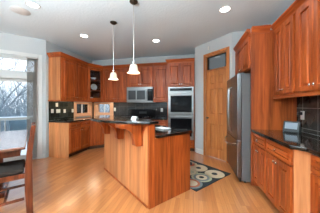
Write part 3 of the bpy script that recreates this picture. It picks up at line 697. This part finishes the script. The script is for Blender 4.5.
# ------------------------------------------------------------------ dining table and chairs
T0 = Vector((-1.99, 1.56, 0))
TR = math.radians(140.5)                       # local x along the table away from camera, local y across (to the left)
t = thing('dining_table', 'dark wood dining table with a glossy top before the glass door', 'table', T0, TR)
TL, TW = 1.78, 1.02
M['cushion'] = plain('dark_patterned_cushion', (.022, .016, .013), .9, spec=.1)
M['tabletop'] = wood('glossy_table_top', (.10, .030, .016), (.17, .055, .028), sc=(.9, 14, 14), rough=.16, coat=1.0)
MB().box(0, 0, .765, TL, TW, .80).build('tabletop', M['tabletop'], t, .008)
b = MB(); b.box(.07, .05, .68, TL-.07, .075, .764); b.box(.07, TW-.075, .68, TL-.07, TW-.05, .764); b.box(.07, .075, .68, .095, TW-.075, .764); b.box(TL-.095, .075, .68, TL-.07, TW-.075, .764); b.build('apron', M['mahog'], t, .003)
for x in (.69, 1.09):
    for y in (.33, .69): MB().box(x-.028, y-.028, .062, x+.028, y+.028, .764).build('leg', M['mahog'], t, .004)
b = MB(); b.prism([(.60, .24), (1.18, .24), (1.18, .78), (.60, .78)], .001, .06); b.build('base', M['mahog'], t, .006)
def make_chair(label, loc, rot, hb=1.06):
    t = thing('dining_chair', label, 'chair', loc, rot, 'dining chairs around the table')
    wv, dp = .21, .20
    for s in (-1, 1):
        b = MB(); b.rings([[(s*wv-.021, y-k, z), (s*wv+.021, y-k, z), (s*wv+.021, y+k, z), (s*wv-.021, y+k, z)] for y, z, k in ((dp+.02, .001, .03), (dp+.008, .30, .036), (dp+.006, .50, .036), (dp+.016, .75, .028), (dp+.055, hb, .019))]); b.build('rear_leg', M['mahog'], t, .004)
        b = MB(); b.rings([[(s*wv-a, -dp-a, z), (s*wv+a, -dp-a, z), (s*wv+a, -dp+a, z), (s*wv-a, -dp+a, z)] for a, z in ((.014, .001), (.019, .45))]); b.build('leg', M['mahog'], t, .003)
        b = MB(); b.box(s*wv-.011, -dp+.02, .45, s*wv+.011, dp-.031, .51); b.build('seat_rail', M['mahog'], t, .003)
        b = MB(); b.box(s*wv-.009, -dp+.018, .195, s*wv+.009, dp-.031, .225); b.build('stretcher', M['mahog'], t, .003)
    b = MB(); b.box(-wv+.02, dp-.012, .45, wv-.02, dp+.012, .51); b.box(-wv+.02, -dp-.01, .451, wv-.02, -dp+.01, .51); b.build('seat_rail', M['mahog'], t, .003)
    b = MB(); b.box(-wv+.01, -.012, .20, wv-.01, .012, .22); b.build('stretcher', M['mahog'], t, .003)
    b = MB(); b.box(-wv-.02, -dp-.03, .511, wv+.02, dp-.036, .565); b.build('seat', M['cushion'], t, .018)
    def yb(z): return dp + .012 + (z-.75)/(hb-.75)*.038 if z > .75 else dp + (z-.5)/.25*.012
    for z0, z1 in ((hb-.10, hb-.01), (.66, .70)):
        b = MB(); b.rings([[(x, yb(z)-.010+o, z) for x, o in ((-wv+.02, 0), (0, .018), (wv-.02, 0))] + [(x, yb(z)+.010+o, z) for x, o in ((wv-.02, 0), (0, .018), (-wv+.02, 0))] for z in (z0, z1)]); b.build('back_rail', M['mahog'], t, .003)
    for k in range(4):
        x = -.12 + .08*k; b = MB(); b.rings([[(x-.02, yb(z)+.004+.010, z), (x+.02, yb(z)+.004+.010, z), (x+.02, yb(z)+.016+.010, z), (x-.02, yb(z)+.016+.010, z)] for z in (.695, .75, hb-.095)]); b.build('back_slat', M['mahog'], t)
    return t
def chair_at(post, rot): # origin such that the near rear leg (+x, +y) stands on post
    c, s = math.cos(rot), math.sin(rot); x, y = .21, .22
    return (post[0]-(c*x-s*y), post[1]-(s*x+c*y), 0)
make_chair('dark wood dining chair nearest the camera, seen edge on at left', chair_at((-1.901, 1.544), math.radians(-39.5)), math.radians(-39.5))
v = Matrix.Rotation(TR, 4, 'Z') @ Vector((TL+.02, .68, 0)) + T0
make_chair('dark wood dining chair at far table end before the glass door', (v.x, v.y, 0), TR-PI/2, .92)

# ------------------------------------------------------------------ outdoors
OD = DWM
structure(MB().box(-90, -90, -2.6, 40, 90, -2.5).build('ground', M['ground']))
b = MB(); b.box(-4.2, .16, -.30, 1.2, 3.4, -.12)
dk = structure(b.build('deck', M['snow'], mtx=OD))
t = thing('deck_railing', 'snow topped wooden deck railing beyond the glass door', 'railing'); t.matrix_world = OD
b = MB(); b.box(-4.2, 3.26, .74, 1.2, 3.38, .84); b.build('top_rail', M['deckwood'], t, .004)
b = MB(); b.box(-4.2, 3.25, .841, 1.2, 3.39, .865); b.build('snow_cap', M['snow'], t, .015)
MB().box(-4.2, 3.30, -.05, 1.2, 3.34, 0.0).build('bottom_rail', M['deckwood'], t)
for k in range(4): b = MB(); x = -4.15+k*1.76; b.box(x, 3.27, -.119, x+.09, 3.37, .739); b.build('post', M['deckwood'], t)
for k in range(38): b = MB(); x = -4.02+k*.138; b.box(x, 3.305, .001, x+.03, 3.335, .739); b.build('baluster', M['deckwood'], t)
# patio chair
t = thing('patio_chair', 'blue grey curved metal patio chair on the snowy deck', 'chair'); t.matrix_world = OD @ Matrix.Translation((-.62, 1.6, -.119)) @ Matrix.Rotation(.5, 4, 'Z')
for s in (-.26, .26):
    MB().tube([(s, -.28, 0), (s, -.24, .35), (s, -.20, .60), (s, .0, .63), (s, .2, .60), (s, .27, .30), (s, .30, 0)], .014).build('side_frame', M['patio'], t, smooth=True)
b = MB(); b.box(-.25, -.22, .40, .25, .22, .42); b.build('seat', M['patio'], t, .004)
b = MB(); b.rings([[(-.25, .20+.25*(z-.42), z), (.25, .20+.25*(z-.42), z), (.25, .22+.25*(z-.42), z), (-.25, .22+.25*(z-.42), z)] for z in (.42, .70, .95)]); b.build('backrest', M['patio'], t, .004)
# bare winter trees
def tree_mesh(seed):
    rnd = random.Random(seed); b = MB()
    def branch(p, d, L, r, lev):
        pts = [p]; q = p.copy(); dd = d.copy()
        for k in range(4):
            dd = (dd + Vector((rnd.uniform(-.22, .22), rnd.uniform(-.22, .22), rnd.uniform(-.05, .14)))).normalized(); q = q + dd*L/4; pts.append(q.copy())
        b.tube(pts, r, 5 if lev else 8, r*.55)
        if lev < 4:
            for k in range(5 if lev == 0 else 3):
                i = rnd.randint(1, 4) if lev else rnd.randint(1, 4); a = rnd.uniform(0, 2*PI); el = rnd.uniform(.15, .9)
                nd = Vector((math.cos(a)*math.cos(el), math.sin(a)*math.cos(el), math.sin(el))); branch(pts[i], (nd+dd*.5).normalized(), L*rnd.uniform(.5, .68), r*.5, lev+1)
    branch(Vector((0, 0, 0)), Vector((0, 0, 1)), 6.0, .15, 0)
    return b
protos = []
for s in (3, 11, 23):
    o = tree_mesh(s).build('bare_tree', M['bark']); tag(o, 'leafless grey winter tree outside beyond the deck', 'tree', 'bare trees beyond the deck'); protos.append(o)
spots = [(-9.5, 8.6), (-13.2, 7.4), (-7.6, 13.0), (-12.6, 13.2), (-17.6, 10.6), (-17.4, 17.0), (-23.5, 13.5), (-24.0, 20.5), (-10.5, 19.0)]
for i, (x, y) in enumerate(spots):
    o = protos[i] if i < 3 else protos[i % 3].copy()
    if i >= 3: C.objects.link(o)
    o.location = (x, y, -2.5); o.rotation_euler = (0, 0, i*1.37); k = 1.1 + .3*((i*7) % 5)/4; o.scale = (k, k, k)

# dense winter brush behind the railing, twigs nobody could count
rnd = random.Random(5); b = MB()
for k in range(2700):
    a = rnd.uniform(-.42, .42); r = rnd.uniform(12, 26); ang0 = math.radians(143) + a
    x, y = r*math.cos(ang0), r*math.sin(ang0); h = rnd.uniform(2.0, 6.5)*(.55+.03*r); z0 = -2.5
    p = [Vector((x, y, z0))]; d = Vector((rnd.uniform(-.5, .5), rnd.uniform(-.5, .5), 1)).normalized()
    for j in range(4): d = (d + Vector((rnd.uniform(-.5, .5), rnd.uniform(-.5, .5), .1))).normalized(); p.append(p[-1] + d*h/4)
    b.tube(p, .028, 3, .008)
t = tag(b.build('winter_brush', M['brush']), 'dense grey leafless brush growing on the slope below the deck', 'brush'); t['kind'] = 'stuff'
